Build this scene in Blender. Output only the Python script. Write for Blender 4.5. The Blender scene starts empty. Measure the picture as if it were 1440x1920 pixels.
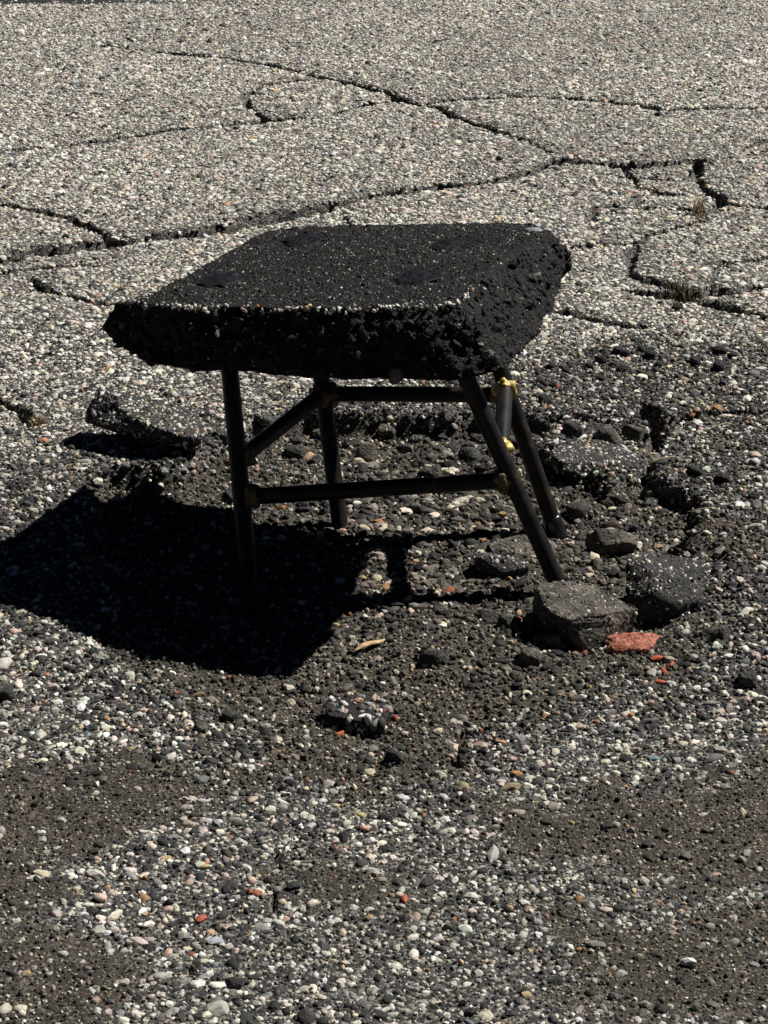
import bpy, bmesh, math, random
import numpy as np
from mathutils import Vector, Matrix

# ------------------------------------------------------------------ camera, sky, sun, exposure
scene = bpy.context.scene
col = scene.collection
random.seed(7)
rng = np.random.default_rng(11)

cam_data = bpy.data.cameras.new('camera')
cam = bpy.data.objects.new('camera', cam_data)
col.objects.link(cam)
cam_data.sensor_fit = 'VERTICAL'
cam_data.sensor_height = 24.0
cam_data.lens = 50.0
cam_data.clip_start = 0.05
cam_data.clip_end = 500.0
cam.location = (0.0, 0.0, 1.10)
cam.rotation_euler = (math.radians(66.0), 0.0, 0.0)
scene.camera = cam

SUN = Vector((0.564, 0.32, 0.76)).normalized()          # direction towards the sun
SUN_ELEV = math.asin(SUN.z)
SUN_ROT = math.atan2(SUN.x, SUN.y)

world = bpy.data.worlds.new('World')
scene.world = world
world.use_nodes = True
wn = world.node_tree.nodes
wl = world.node_tree.links
wn.clear()
w_out = wn.new('ShaderNodeOutputWorld')
w_bg = wn.new('ShaderNodeBackground')
w_sky = wn.new('ShaderNodeTexSky')
w_sky.sky_type = 'NISHITA'
w_sky.sun_disc = False
w_sky.sun_elevation = SUN_ELEV
w_sky.sun_rotation = SUN_ROT
w_sky.altitude = 2500.0
w_sky.air_density = 0.11
w_sky.dust_density = 0.0
w_bg.inputs['Strength'].default_value = 0.05
wl.new(w_sky.outputs['Color'], w_bg.inputs['Color'])
wl.new(w_bg.outputs['Background'], w_out.inputs['Surface'])

sun_data = bpy.data.lights.new('sun', 'SUN')
sun_data.energy = 5.0
sun_data.angle = math.radians(0.5)
sun_data.color = (1.0, 0.97, 0.915)
sun = bpy.data.objects.new('sun', sun_data)
col.objects.link(sun)
sun.rotation_euler = (-SUN).to_track_quat('-Z', 'Y').to_euler()
sun.location = (3, 2, 5)

scene.view_settings.view_transform = 'Standard'
scene.view_settings.look = 'None'
scene.view_settings.exposure = 0.64
scene.view_settings.gamma = 1.0
scene.view_settings.use_curve_mapping = False


# ------------------------------------------------------------------ numeric helpers
def sstep(a, b, t):
    t = np.clip((t - a) / (b - a), 0.0, 1.0)
    return t * t * (3 - 2 * t)


_perm = np.random.default_rng(3).permutation(512)
_grad = np.random.default_rng(4).normal(size=(512, 3))
_grad /= np.linalg.norm(_grad, axis=1, keepdims=True)


def noise3(x, y, z):
    x, y, z = np.broadcast_arrays(np.asarray(x, float), np.asarray(y, float), np.asarray(z, float))
    xi = np.floor(x).astype(int); yi = np.floor(y).astype(int); zi = np.floor(z).astype(int)
    xf = x - xi; yf = y - yi; zf = z - zi
    u = xf * xf * xf * (xf * (xf * 6 - 15) + 10)
    v = yf * yf * yf * (yf * (yf * 6 - 15) + 10)
    w = zf * zf * zf * (zf * (zf * 6 - 15) + 10)

    def g(i, j, k):
        h = _perm[(_perm[(_perm[(xi + i) & 511] + yi + j) & 511] + zi + k) & 511]
        gr = _grad[h]
        return gr[..., 0] * (xf - i) + gr[..., 1] * (yf - j) + gr[..., 2] * (zf - k)
    x00 = g(0, 0, 0) * (1 - u) + g(1, 0, 0) * u
    x10 = g(0, 1, 0) * (1 - u) + g(1, 1, 0) * u
    x01 = g(0, 0, 1) * (1 - u) + g(1, 0, 1) * u
    x11 = g(0, 1, 1) * (1 - u) + g(1, 1, 1) * u
    return (x00 * (1 - v) + x10 * v) * (1 - w) + (x01 * (1 - v) + x11 * v) * w


def fbm(x, y, z, octaves=4):
    s = 0.0; a = 1.0
    for o in range(octaves):
        s = s + a * noise3(np.asarray(x) * 2 ** o + 17.3 * o, np.asarray(y) * 2 ** o + 5.1 * o, np.asarray(z) * 2 ** o)
        a *= 0.5
    return s


def seg_dist(x, y, pts):
    d = np.full(np.shape(x), 1e9)
    for (ax, ay), (bx, by) in zip(pts[:-1], pts[1:]):
        ux, uy = bx - ax, by - ay
        t = np.clip(((x - ax) * ux + (y - ay) * uy) / (ux * ux + uy * uy), 0, 1)
        d = np.minimum(d, np.hypot(x - ax - t * ux, y - ay - t * uy))
    return d


def poly_sd(x, y, pts):
    """signed distance to a polygon, positive inside"""
    d = seg_dist(x, y, pts + pts[:1])
    ins = np.zeros(np.shape(x), bool)
    for (ax, ay), (bx, by) in zip(pts, pts[1:] + pts[:1]):
        if ay == by:
            continue
        c = ((ay > y) != (by > y)) & (x < (bx - ax) * (y - ay) / (by - ay) + ax)
        ins ^= c
    return np.where(ins, d, -d)


# ------------------------------------------------------------------ the ground, in metres
CRACKS = [  # (half width, depth, points)
    (.0095, .028, [(-.685, 5.185), (-.536, 5.111), (-.457, 5.080), (-.366, 5.044), (-.248, 4.963), (-.159, 4.872), (-.084, 4.806), (-.006, 4.725), (.041, 4.622), (.081, 4.587), (.126, 4.547), (.136, 4.474), (.200, 4.380), (.252, 4.321)]),
    (.006, .018, [(.252, 4.321), (.301, 4.233), (.325, 4.17)]),
    (.013, .032, [(-.084, 4.806), (-.006, 4.725), (.041, 4.622), (.081, 4.587)]),
    (.010, .028, [(.081, 4.597), (.151, 4.622), (.281, 4.658), (.386, 4.642), (.465, 4.612), (.531, 4.582), (.605, 4.522), (.711, 4.547), (.824, 4.537), (.958, 4.518), (1.3, 4.50)]),
    (.008, .026, [(-.146, 4.850), (-.217, 4.806), (-.275, 4.762), (-.307, 4.647), (-.287, 4.547), (-.260, 4.474), (-.247, 4.441)]),
    (.008, .026, [(-.735, 4.190), (-.635, 4.233), (-.543, 4.281), (-.442, 4.358), (-.334, 4.394), (-.247, 4.432), (-.197, 4.450)]),
    (.007, .024, [(-.113, 4.489), (-.046, 4.572), (.023, 4.632)]),
    (.0125, .030, [(-1.1, 3.25), (-.745, 3.406), (-.646, 3.451), (-.581, 3.496), (-.520, 3.521), (-.460, 3.552), (-.381, 3.591), (-.299, 3.617), (-.227, 3.673), (-.173, 3.724), (-.116, 3.766), (-.039, 3.830), (.040, 3.874), (.130, 3.915), (.212, 3.949), (.287, 4.011), (.345, 4.099), (.417, 4.087), (.498, 4.070), (.563, 4.087), (.618, 4.107)]),
    (.024, .034, [(-1.1, 3.25), (-.745, 3.406), (-.646, 3.451), (-.581, 3.496), (-.520, 3.521), (-.460, 3.552), (-.381, 3.591), (-.299, 3.617), (-.227, 3.673), (-.173, 3.724), (-.116, 3.766)]),
    (.0085, .024, [(-1.0, 3.90), (-.785, 3.823), (-.700, 3.783), (-.638, 3.759), (-.573, 3.707), (-.506, 3.630), (-.455, 3.552)]),
    (.010, .022, [(.618, 4.107), (.593, 3.999), (.603, 3.922), (.622, 3.848), (.627, 3.812), (.590, 3.759)]),
    (.007, .016, [(.371, 3.690), (.384, 3.783), (.448, 3.787), (.524, 3.776), (.562, 3.766)]),
    (.006, .016, [(.47, 4.07), (.48, 3.93), (.53, 3.88), (.61, 3.87)]),
    (.006, .016, [(.59, 3.76), (.56, 3.68), (.50, 3.64), (.435, 3.575)]),
    (.006, .016, [(.627, 3.81), (.70, 3.76), (.82, 3.77)]),
    (.006, .016, [(.52, 3.29), (.56, 3.42), (.66, 3.47), (.75, 3.45)]),
    (.0055, .014, [(.42, 4.02), (.50, 3.99), (.57, 3.97)]),
    (.010, .022, [(.435, 3.575), (.414, 3.466), (.412, 3.362), (.451, 3.320), (.496, 3.270), (.549, 3.278), (.622, 3.306), (.694, 3.320), (.95, 3.36)]),
    (.008, .018, [(-.85, 3.30), (-.680, 3.342), (-.631, 3.362), (-.559, 3.406), (-.480, 3.412)]),
    (.008, .020, [(-.574, 3.334), (-.545, 3.278), (-.521, 3.264), (-.465, 3.224), (-.426, 3.216)]),
    (.006, .014, [(.257, 3.543), (.330, 3.534), (.425, 3.565)]),
    (.011, .020, [(.40, 3.285), (.492, 3.237), (.545, 3.197), (.598, 3.158), (.70, 3.10)]),
    (.008, .016, [(.276, 3.184), (.338, 3.133), (.393, 3.108)]),
    (.006, .014, [(-.077, 3.741), (-.066, 3.673)]),
    (.010, .020, [(-.70, 2.86), (-.572, 2.820), (-.537, 2.788), (-.510, 2.757), (-.480, 2.707)]),
    (.007, .016, [(.95, 4.39), (.831, 4.312), (.779, 4.259), (.727, 4.203)]),
    (.011, .024, [(.367, 2.768), (.369, 2.688), (.347, 2.575), (.329, 2.521)]),
    (.009, .018, [(.372, 2.717), (.448, 2.737), (.530, 2.747), (.70, 2.75)]),
    (.009, .020, [(.21, 2.72), (.27, 2.735), (.33, 2.70), (.367, 2.70)]),
    (.002, .008, [(-.103, 1.706), (-.101, 1.652), (-.097, 1.584)]),
    (.006, .012, [(.11, 1.93), (.075, 1.88), (.07, 1.83)]),
]
CRATER = [(-.372, 2.495), (-.350, 2.535), (-.270, 2.554), (-.226, 2.617), (-.181, 2.683), (-.117, 2.723), (-.059, 2.742), (.015, 2.732), (.080, 2.723), (.154, 2.732), (.212, 2.713), (.232, 2.599), (.274, 2.518), (.345, 2.545), (.378, 2.426), (.383, 2.271), (.372, 2.106), (.317, 1.995), (.209, 1.926), (.098, 1.893), (-.011, 1.850), (-.119, 1.882), (-.235, 1.971), (-.300, 2.035), (-.325, 2.09), (-.345, 2.20), (-.365, 2.36)]
RUBBLE = [(-0.578, 2.426), (-0.498, 2.545), (-0.364, 2.580), (-0.219, 2.713), (-0.015, 2.835), (0.221, 2.968), (0.429, 3.062), (0.684, 2.923), (0.511, 1.926), (0.390, 1.893), (0.291, 1.926), (0.181, 1.926), (0.122, 1.850), (-0.010, 1.769), (-0.124, 1.779), (-0.208, 1.850), (-0.319, 1.971), (-0.384, 2.068), (-0.480, 2.214)]
DIRT = [  # (strength, edge softness, polygon)
    (.95, .035, [(-.45, 1.84), (-.379, 1.832), (-.249, 1.842), (-.105, 1.825), (-.148, 1.753), (-.210, 1.706), (-.278, 1.652), (-.340, 1.584), (-.45, 1.57)]),
    (.88, .045, [(.083, 1.762), (.195, 1.752), (.383, 1.843), (.45, 1.85), (.45, 1.56), (.340, 1.584), (.254, 1.618), (.160, 1.635), (.090, 1.686)]),
    (.95, .03, [(-.126, 1.904), (.044, 1.949), (.096, 1.843), (-.010, 1.772), (-.093, 1.782)]),
    (.72, .05, [(-.45, 1.60), (-.340, 1.584), (-.241, 1.544), (-.168, 1.505), (-.184, 1.432), (-.313, 1.38), (-.45, 1.38)]),
    (.75, .06, [(.115, 1.584), (.343, 1.601), (.45, 1.60), (.45, 1.38), (.188, 1.402), (.138, 1.505)]),
    (.9, .03, [(.301, 2.379), (.384, 2.411), (.468, 2.364), (.426, 2.259), (.336, 2.288)]),
    (.8, .05, [(-.10, 1.66), (.02, 1.64), (.06, 1.585), (-.03, 1.555), (-.11, 1.60)]),
]


def terrain(x, y):
    """height, dirt cover, crack, crater mask, darker far band"""
    x = np.asarray(x, float); y = np.asarray(y, float)
    near = np.abs(y - 3) < 6
    j1 = fbm(x * 10, y * 10, 0.3, 4) * .046
    j2 = fbm(x * 10, y * 10, 7.7, 4) * .046
    jx = x + j1; jy = y + j2
    pave = .012 + .018 * sstep(1.75, 2.5, y) + fbm(x * 2.2, y * 2.2, 1.1, 3) * .006 + fbm(x * 18, y * 18, 2.1, 2) * .0012
    sd = poly_sd(jx, jy, CRATER)
    front = 1 - sstep(2.05, 2.45, y)
    side = sstep(-.22, -.32, x) * .0
    wdt = .016 + .010 * noise3(x * 21, y * 21, 14.0) + .066 * front
    m = sstep(-wdt, wdt, sd - .5 * front * .05)
    lump = fbm(x * 13, y * 13, 4.4, 4)
    floor = -.001 + lump * .009 + fbm(x * 45, y * 45, 8.8, 2) * .0018
    floor = floor + .006 * np.exp(-(((x + .262) / .075) ** 2 + ((y - 2.487) / .045) ** 2))
    floor = floor - .022 * np.exp(-(((x + .275) / .035) ** 2 + ((y - 2.425) / .022) ** 2))
    floor = floor + .010 * np.exp(-(((x - .05) / .10) ** 2 + ((y - 2.09) / .05) ** 2))
    floor = floor + .012 * np.exp(-(((x + .10) / .10) ** 2 + ((y - 2.03) / .06) ** 2))
    floor = floor - .012 * np.exp(-(((x - .23) / .06) ** 2 + ((y - 2.43) / .04) ** 2))
    z = pave * (1 - m) + floor * m
    ck = np.zeros(np.shape(x))
    kx = x + fbm(x * 26, y * 26, 3.3, 3) * .013 + noise3(x * 95, y * 95, 3.9) * .006; ky = y + fbm(x * 26, y * 26, 9.1, 3) * .013 + noise3(x * 95, y * 95, 9.9) * .006
    for hw, dep, pts in CRACKS:
        P = np.array(pts)
        sel = (x > P[:, 0].min() - .08) & (x < P[:, 0].max() + .08) & (y > P[:, 1].min() - .08) & (y < P[:, 1].max() + .08)
        if not sel.any():
            continue
        d = seg_dist(kx[sel], ky[sel], pts)
        ww = hw * (1 + .9 * noise3(x[sel] * 14, y[sel] * 14, 5.5))
        c = 1 - sstep(ww * .55, ww * 1.35, d)
        zz = z[sel]
        # shoulders of the crack sag a little
        zz = zz - dep * c - .003 * np.exp(-(d / .03) ** 2)
        z[sel] = zz
        ck[sel] = np.maximum(ck[sel], c)
    dirt = m.copy()
    dn = fbm(x * 16, y * 16, 6.6, 4)
    for st, sf, pts in DIRT:
        s = poly_sd(x + j1 * .8, y + j2 * .8, pts)
        dirt = np.maximum(dirt, st * sstep(-sf, sf, s + dn * .055 + fbm(x * 60, y * 60, 16.0, 2) * .03))
    dirt = np.clip(dirt + .35 * np.maximum(0, dn - .15) * (y < 2.1), 0, 1)
    z = z + .0025 * dirt * (1 - m)
    sag = np.exp(-(((x - .48) / .16) ** 2 + ((y - 3.85) / .2) ** 2))
    z = z - sag * (.006 + .008 * fbm(x * 20, y * 20, 2.9, 2))
    dark_band = sstep(.02, -.02, 5.70 + .05 * fbm(x * 3, y * 3, .5, 2) - y) * sstep(.35, -.25, x + .55) * sstep(6.4, 6.1, y)  # darker band across the far left of the paving
    return z, dirt, ck, m, dark_band


def rubble_at(x, y):
    """how far the paving is crumbled to dark broken bitumen"""
    x = np.asarray(x, float); y = np.asarray(y, float)
    sd = poly_sd(x, y, RUBBLE) + fbm(x * 7, y * 7, 31.0, 4) * .09
    return sstep(-.07, .06, sd)


def half_width(y):
    return np.maximum(.185 * y + .42, .6)


# ------------------------------------------------------------------ material helpers
def new_mat(name):
    m = bpy.data.materials.new(name)
    m.use_nodes = True
    nt = m.node_tree
    return m, nt, nt.nodes, nt.links, nt.nodes['Principled BSDF']


def ramp(nodes, stops, interp='LINEAR'):
    r = nodes.new('ShaderNodeValToRGB')
    r.color_ramp.interpolation = interp
    e = r.color_ramp.elements
    while len(e) < len(stops):
        e.new(0.5)
    for i, (p, c) in enumerate(stops):
        e[i].position = p
        e[i].color = (*c, 1.0) if len(c) == 3 else c
    return r


def tex_noise(nodes, links, vec, scale, detail=4.0, rough=.6):
    n = nodes.new('ShaderNodeTexNoise')
    n.inputs['Scale'].default_value = scale
    n.inputs['Detail'].default_value = detail
    n.inputs['Roughness'].default_value = rough
    if vec is not None:
        links.new(vec, n.inputs['Vector'])
    return n


def mixc(nodes, links, fac, a, b, mode='MIX'):
    m = nodes.new('ShaderNodeMix')
    m.data_type = 'RGBA'; m.blend_type = mode
    for sock, v in ((m.inputs[0], fac), (m.inputs[6], a), (m.inputs[7], b)):
        if isinstance(v, (int, float)):
            sock.default_value = v
        elif isinstance(v, tuple):
            sock.default_value = (*v, 1.0)
        else:
            links.new(v, sock)
    return m.outputs[2]


def math_node(nodes, links, op, a, b=None, c=None):
    m = nodes.new('ShaderNodeMath'); m.operation = op
    for i, v in enumerate((a, b, c)):
        if v is None:
            continue
        if isinstance(v, (int, float)):
            m.inputs[i].default_value = v
        else:
            links.new(v, m.inputs[i])
    return m.outputs[0]


def bump(nodes, links, bsdf, height, strength, dist):
    b = nodes.new('ShaderNodeBump')
    b.inputs['Strength'].default_value = strength
    b.inputs['Distance'].default_value = dist
    links.new(height, b.inputs['Height'])
    links.new(b.outputs['Normal'], bsdf.inputs['Normal'])
    return b


STONE_STOPS = [(0.0, (.035, .036, .04)), (.20, (.09, .09, .088)), (.36, (.20, .195, .18)), (.52, (.33, .315, .28)),
               (.68, (.44, .40, .33)), (.82, (.56, .53, .47)), (.92, (.42, .28, .21)), (.965, (.30, .15, .07)), (.985, (.19, .21, .23))]


def ground_material():
    m, nt, N, L, bsdf = new_mat('asphalt_and_dirt')
    tc = N.new('ShaderNodeTexCoord'); P = tc.outputs['Object']

    def attr(n):
        a = N.new('ShaderNodeAttribute'); a.attribute_name = n
        return a.outputs['Fac']
    dirt, dark_band, far = attr('dirt'), attr('dark_band'), attr('far')
    n1 = tex_noise(N, L, P, 60, 5)
    binder = ramp(N, [(.3, (.010, .010, .010)), (.7, (.032, .031, .030))]); L.new(n1.outputs['Fac'], binder.inputs['Fac'])
    # fine mineral grit between the big stones
    v = N.new('ShaderNodeTexVoronoi'); v.inputs['Scale'].default_value = 330; L.new(P, v.inputs['Vector'])
    sep = N.new('ShaderNodeSeparateColor'); L.new(v.outputs['Color'], sep.inputs['Color'])
    grit = ramp(N, [(0, (.02, .02, .02)), (.45, (.05, .05, .048)), (.62, (.14, .13, .12)), (.8, (.30, .28, .24)), (1.0, (.46, .43, .37))])
    L.new(sep.outputs['Red'], grit.inputs['Fac'])
    asph = mixc(N, L, .55, binder.outputs['Color'], grit.outputs['Color'])
    # aggregate too far away to be laid stone by stone
    v2 = N.new('ShaderNodeTexVoronoi'); v2.inputs['Scale'].default_value = 120; L.new(P, v2.inputs['Vector'])
    sep2 = N.new('ShaderNodeSeparateColor'); L.new(v2.outputs['Color'], sep2.inputs['Color'])
    st = ramp(N, STONE_STOPS); L.new(sep2.outputs['Green'], st.inputs['Fac'])
    edge = ramp(N, [(.45, (1, 1, 1)), (.62, (0, 0, 0))]); 
    dsc = math_node(N, L, 'MULTIPLY', v2.outputs['Distance'], 1.0)
    L.new(dsc, edge.inputs['Fac'])
    fr = math_node(N, L, 'MULTIPLY', edge.outputs['Color'], far)
    asph = mixc(N, L, fr, asph, st.outputs['Color'])
    asph = mixc(N, L, dark_band, asph, (.012, .012, .013))
    # dirt
    n2 = tex_noise(N, L, P, 22, 8, .65)
    soil = ramp(N, [(.30, (.014, .012, .0095)), (.5, (.036, .0285, .0205)), (.72, (.076, .061, .045))]); L.new(n2.outputs['Fac'], soil.inputs['Fac'])
    v3 = N.new('ShaderNodeTexVoronoi'); v3.inputs['Scale'].default_value = 520; L.new(P, v3.inputs['Vector'])
    sep3 = N.new('ShaderNodeSeparateColor'); L.new(v3.outputs['Color'], sep3.inputs['Color'])
    g3 = ramp(N, [(0, (.008, .007, .006)), (.5, (.038, .032, .025)), (.86, (.10, .088, .068)), (1.0, (.34, .31, .24))]); L.new(sep3.outputs['Blue'], g3.inputs['Fac'])
    soilc = mixc(N, L, .55, soil.outputs['Color'], g3.outputs['Color'])
    # ragged edge between the two
    n3 = tex_noise(N, L, P, 130, 5, .7)
    e1 = math_node(N, L, 'MULTIPLY_ADD', n3.outputs['Fac'], 1.1, -.55)
    e2 = math_node(N, L, 'ADD', dirt, e1)
    rr = ramp(N, [(.35, (0, 0, 0)), (.62, (1, 1, 1))]); L.new(e2, rr.inputs['Fac'])
    colr = mixc(N, L, rr.outputs['Color'], asph, soilc)
    L.new(colr, bsdf.inputs['Base Color'])
    bsdf.inputs['Roughness'].default_value = .88
    bsdf.inputs['Specular IOR Level'].default_value = .3
    nb = tex_noise(N, L, P, 260, 6, .7)
    h = math_node(N, L, 'MULTIPLY_ADD', v.outputs['Distance'], -.6, nb.outputs['Fac'])
    hf = math_node(N, L, 'MULTIPLY', math_node(N, L, 'MULTIPLY', v2.outputs['Distance'], -2.5), far)
    h = math_node(N, L, 'ADD', h, hf)
    bump(N, L, bsdf, h, .9, .0035)
    return m


def stone_material(name, source, spec=.2):
    """stones whose own colour comes from the instance, the object or the vertices"""
    m, nt, N, L, bsdf = new_mat(name)
    if source == 'object':
        a = N.new('ShaderNodeObjectInfo'); c = a.outputs['Color']
    else:
        a = N.new('ShaderNodeAttribute'); a.attribute_name = 'tint'
        a.attribute_type = 'INSTANCER' if source == 'instance' else 'GEOMETRY'
        c = a.outputs['Color']
    g = N.new('ShaderNodeNewGeometry'); P = g.outputs['Position']
    n1 = tex_noise(N, L, P, 240, 4, .65)
    r1 = ramp(N, [(.28, (.55, .54, .52)), (.5, (.95, .95, .95)), (.72, (1.22, 1.2, 1.15))]); L.new(n1.outputs['Fac'], r1.inputs['Fac'])
    c1 = mixc(N, L, 1.0, c, r1.outputs['Color'], 'MULTIPLY')
    n2 = tex_noise(N, L, P, 900, 2, .5)
    r2 = ramp(N, [(.33, (.62, .62, .62)), (.45, (1, 1, 1))]); L.new(n2.outputs['Fac'], r2.inputs['Fac'])
    c2 = mixc(N, L, .8, c1, r2.outputs['Color'], 'MULTIPLY')
    L.new(c2, bsdf.inputs['Base Color'])
    bsdf.inputs['Roughness'].default_value = .72
    bsdf.inputs['Specular IOR Level'].default_value = spec
    nb = tex_noise(N, L, P, 700, 4, .65)
    bump(N, L, bsdf, nb.outputs['Fac'], .55, .0012)
    return m


def chunk_material(name, dark, light, scale=240, dusty=None, spec=.3, rough=.85):
    m, nt, N, L, bsdf = new_mat(name)
    tc = N.new('ShaderNodeTexCoord'); P = tc.outputs['Object']
    n1 = tex_noise(N, L, P, 55, 6, .65)
    v = N.new('ShaderNodeTexVoronoi'); v.inputs['Scale'].default_value = scale; L.new(P, v.inputs['Vector'])
    sep = N.new('ShaderNodeSeparateColor'); L.new(v.outputs['Color'], sep.inputs['Color'])
    r = ramp(N, [(0, dark), (.6, tuple(.6 * a + .4 * b for a, b in zip(dark, light))), (.9, light), (1.0, tuple(min(.5, b * 2.6) for b in light))])
    L.new(sep.outputs['Red'], r.inputs['Fac'])
    b1 = ramp(N, [(.3, dark), (.7, light)]); L.new(n1.outputs['Fac'], b1.inputs['Fac'])
    c = mixc(N, L, .5, b1.outputs['Color'], r.outputs['Color'])
    if dusty:
        n2 = tex_noise(N, L, P, 28, 6, .7)
        rd = ramp(N, [(.45, (0, 0, 0)), (.62, (1, 1, 1))]); L.new(n2.outputs['Fac'], rd.inputs['Fac'])
        c = mixc(N, L, rd.outputs['Color'], c, dusty)
    L.new(c, bsdf.inputs['Base Color'])
    bsdf.inputs['Roughness'].default_value = rough
    bsdf.inputs['Specular IOR Level'].default_value = spec
    nb = tex_noise(N, L, P, 320, 6, .7)
    h = math_node(N, L, 'MULTIPLY_ADD', v.outputs['Distance'], -.9, nb.outputs['Fac'])
    bump(N, L, bsdf, h, .9, .003)
    return m


MAT_GROUND = ground_material()
MAT_ST_INST = stone_material('stone_of_gravel', 'instance')
MAT_ST_OBJ = stone_material('stone_single', 'object')
MAT_ST_VERT = stone_material('stone_embedded', 'vertex')
MAT_ST_TAR = stone_material('stone_tarred', 'vertex', .16)
MAT_SEAT = chunk_material('black_asphalt', (.0030, .0030, .0031), (.020, .0194, .0185), 420, spec=.12, rough=.6)
MAT_CHUNK = chunk_material('broken_asphalt', (.018, .018, .018), (.06, .057, .052), 260)
MAT_CHUNK_DUSTY = chunk_material('dusty_asphalt', (.025, .023, .020), (.085, .076, .062), 260, dusty=(.135, .118, .094))
MAT_CLOD = chunk_material('bitumen_clod', (.010, .010, .010), (.030, .029, .028), 300)


def metal_material():
    m, nt, N, L, bsdf = new_mat('blackened_steel')
    tc = N.new('ShaderNodeTexCoord'); P = tc.outputs['Object']
    n = tex_noise(N, L, P, 38, 6, .65)
    r = ramp(N, [(.35, (.007, .007, .0075)), (.56, (.011, .0095, .0085)), (.68, (.045, .024, .013))]); L.new(n.outputs['Fac'], r.inputs['Fac'])
    L.new(r.outputs['Color'], bsdf.inputs['Base Color'])
    bsdf.inputs['Metallic'].default_value = .1
    bsdf.inputs['Specular IOR Level'].default_value = .2
    rr = ramp(N, [(.3, (.34,) * 3), (.7, (.62,) * 3)]); L.new(n.outputs['Fac'], rr.inputs['Fac'])
    L.new(rr.outputs['Color'], bsdf.inputs['Roughness'])
    nb = tex_noise(N, L, P, 400, 3)
    bump(N, L, bsdf, nb.outputs['Fac'], .15, .0006)
    return m


def simple_material(name, a, b, scale, rough=.6, metallic=0.0, bstr=.4, bdist=.001, spec=.5):
    m, nt, N, L, bsdf = new_mat(name)
    tc = N.new('ShaderNodeTexCoord'); P = tc.outputs['Object']
    n = tex_noise(N, L, P, scale, 5, .6)
    r = ramp(N, [(.32, a), (.68, b)]); L.new(n.outputs['Fac'], r.inputs['Fac'])
    L.new(r.outputs['Color'], bsdf.inputs['Base Color'])
    bsdf.inputs['Roughness'].default_value = rough
    bsdf.inputs['Metallic'].default_value = metallic
    bsdf.inputs['Specular IOR Level'].default_value = spec
    bump(N, L, bsdf, n.outputs['Fac'], bstr, bdist)
    return m


MAT_BRICK = simple_material('red_brick', (.13, .030, .018), (.46, .20, .14), 140, .95, 0, 1.0, .006, .1)
MAT_STEEL = metal_material()
MAT_SUNLIT_BRASS = simple_material('sunlit_braze', (.035, .024, .008), (.62, .46, .10), 110, .5, .2, .8, .002)  # braze for the right stretcher's joints, sunlight put into the colour
MAT_SHADED_BRASS = simple_material('shaded_braze', (.010, .008, .005), (.14, .095, .028), 120, .6, .1, .9, .002)  # same braze, shade painted in for the joints out of the sun
MAT_RUBBER = simple_material('black_cap', (.006, .006, .007), (.012, .012, .014), 80, .28, 0, .1)
MAT_PLUG = simple_material('bitumen_plug', (.0018, .002, .0028), (.005, .0055, .0075), 130, .5, 0, 1.0, .004, .16)
MAT_WOOD = simple_material('dry_wood', (.20, .12, .05), (.48, .34, .17), 120, .8)
MAT_STRAW = simple_material('dry_straw', (.18, .12, .06), (.42, .32, .18), 90, .8)
MAT_MOSS = simple_material('moss_and_grass', (.030, .032, .010), (.10, .085, .030), 140, .9)

# ------------------------------------------------------------------ mesh helpers


def mesh_np(name, V, F, smooth=True):
    """F: (n,3) or (n,4) int array"""
    V = np.asarray(V, np.float32); F = np.asarray(F, np.int32)
    me = bpy.data.meshes.new(name)
    n, k = F.shape
    me.vertices.add(len(V)); me.vertices.foreach_set('co', V.ravel())
    me.loops.add(n * k); me.loops.foreach_set('vertex_index', F.ravel())
    me.polygons.add(n)
    me.polygons.foreach_set('loop_start', np.arange(0, n * k, k, dtype=np.int32))
    me.polygons.foreach_set('loop_total', np.full(n, k, np.int32))
    me.polygons.foreach_set('use_smooth', np.full(n, smooth, bool))
    me.update(calc_edges=True)
    return me


def link(name, data, mat=None, parent=None, **props):
    o = bpy.data.objects.new(name, data)
    col.objects.link(o)
    if mat is not None and data is not None and not data.materials:
        data.materials.append(mat)
    if parent is not None:
        o.parent = parent
    for k, v in props.items():
        o[k] = v
    return o


def empty(name, loc, **props):
    o = link(name, None, **props)
    o.location = loc
    o.empty_display_size = .05
    return o


def hull_proto(seed, npts, jitter=.25, flat=.8):
    r = np.random.default_rng(seed)
    i = np.arange(npts) + .5
    ph = np.arccos(1 - 2 * i / npts); th = np.pi * (1 + 5 ** .5) * i + r.uniform(0, 6)
    p = np.stack([np.cos(th) * np.sin(ph), np.sin(th) * np.sin(ph), np.cos(ph)], 1)
    p += r.normal(size=p.shape) * jitter * .5
    p *= np.array([1.0, r.uniform(.7, .95), flat * r.uniform(.75, 1)])
    for _ in range(3):       # knock off a few faces
        n = r.normal(size=3); n /= np.linalg.norm(n)
        d = r.uniform(.5, .8)
        e = p @ n - d
        p -= np.clip(e, 0, None)[:, None] * n
    bm = bmesh.new()
    for q in p:
        bm.verts.new(q)
    ch = bmesh.ops.convex_hull(bm, input=bm.verts)
    loose = [v for v in bm.verts if not v.link_faces]
    bmesh.ops.delete(bm, geom=loose, context='VERTS')
    bmesh.ops.triangulate(bm, faces=bm.faces)
    bmesh.ops.recalc_face_normals(bm, faces=bm.faces)
    bm.verts.index_update()
    V = np.array([v.co[:] for v in bm.verts]); F = np.array([[v.index for v in f.verts] for f in bm.faces])
    bm.free()
    return V, F


PROTO = [hull_proto(50 + i, 24, (.12 if i % 2 else .3)) for i in range(12)]


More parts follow.
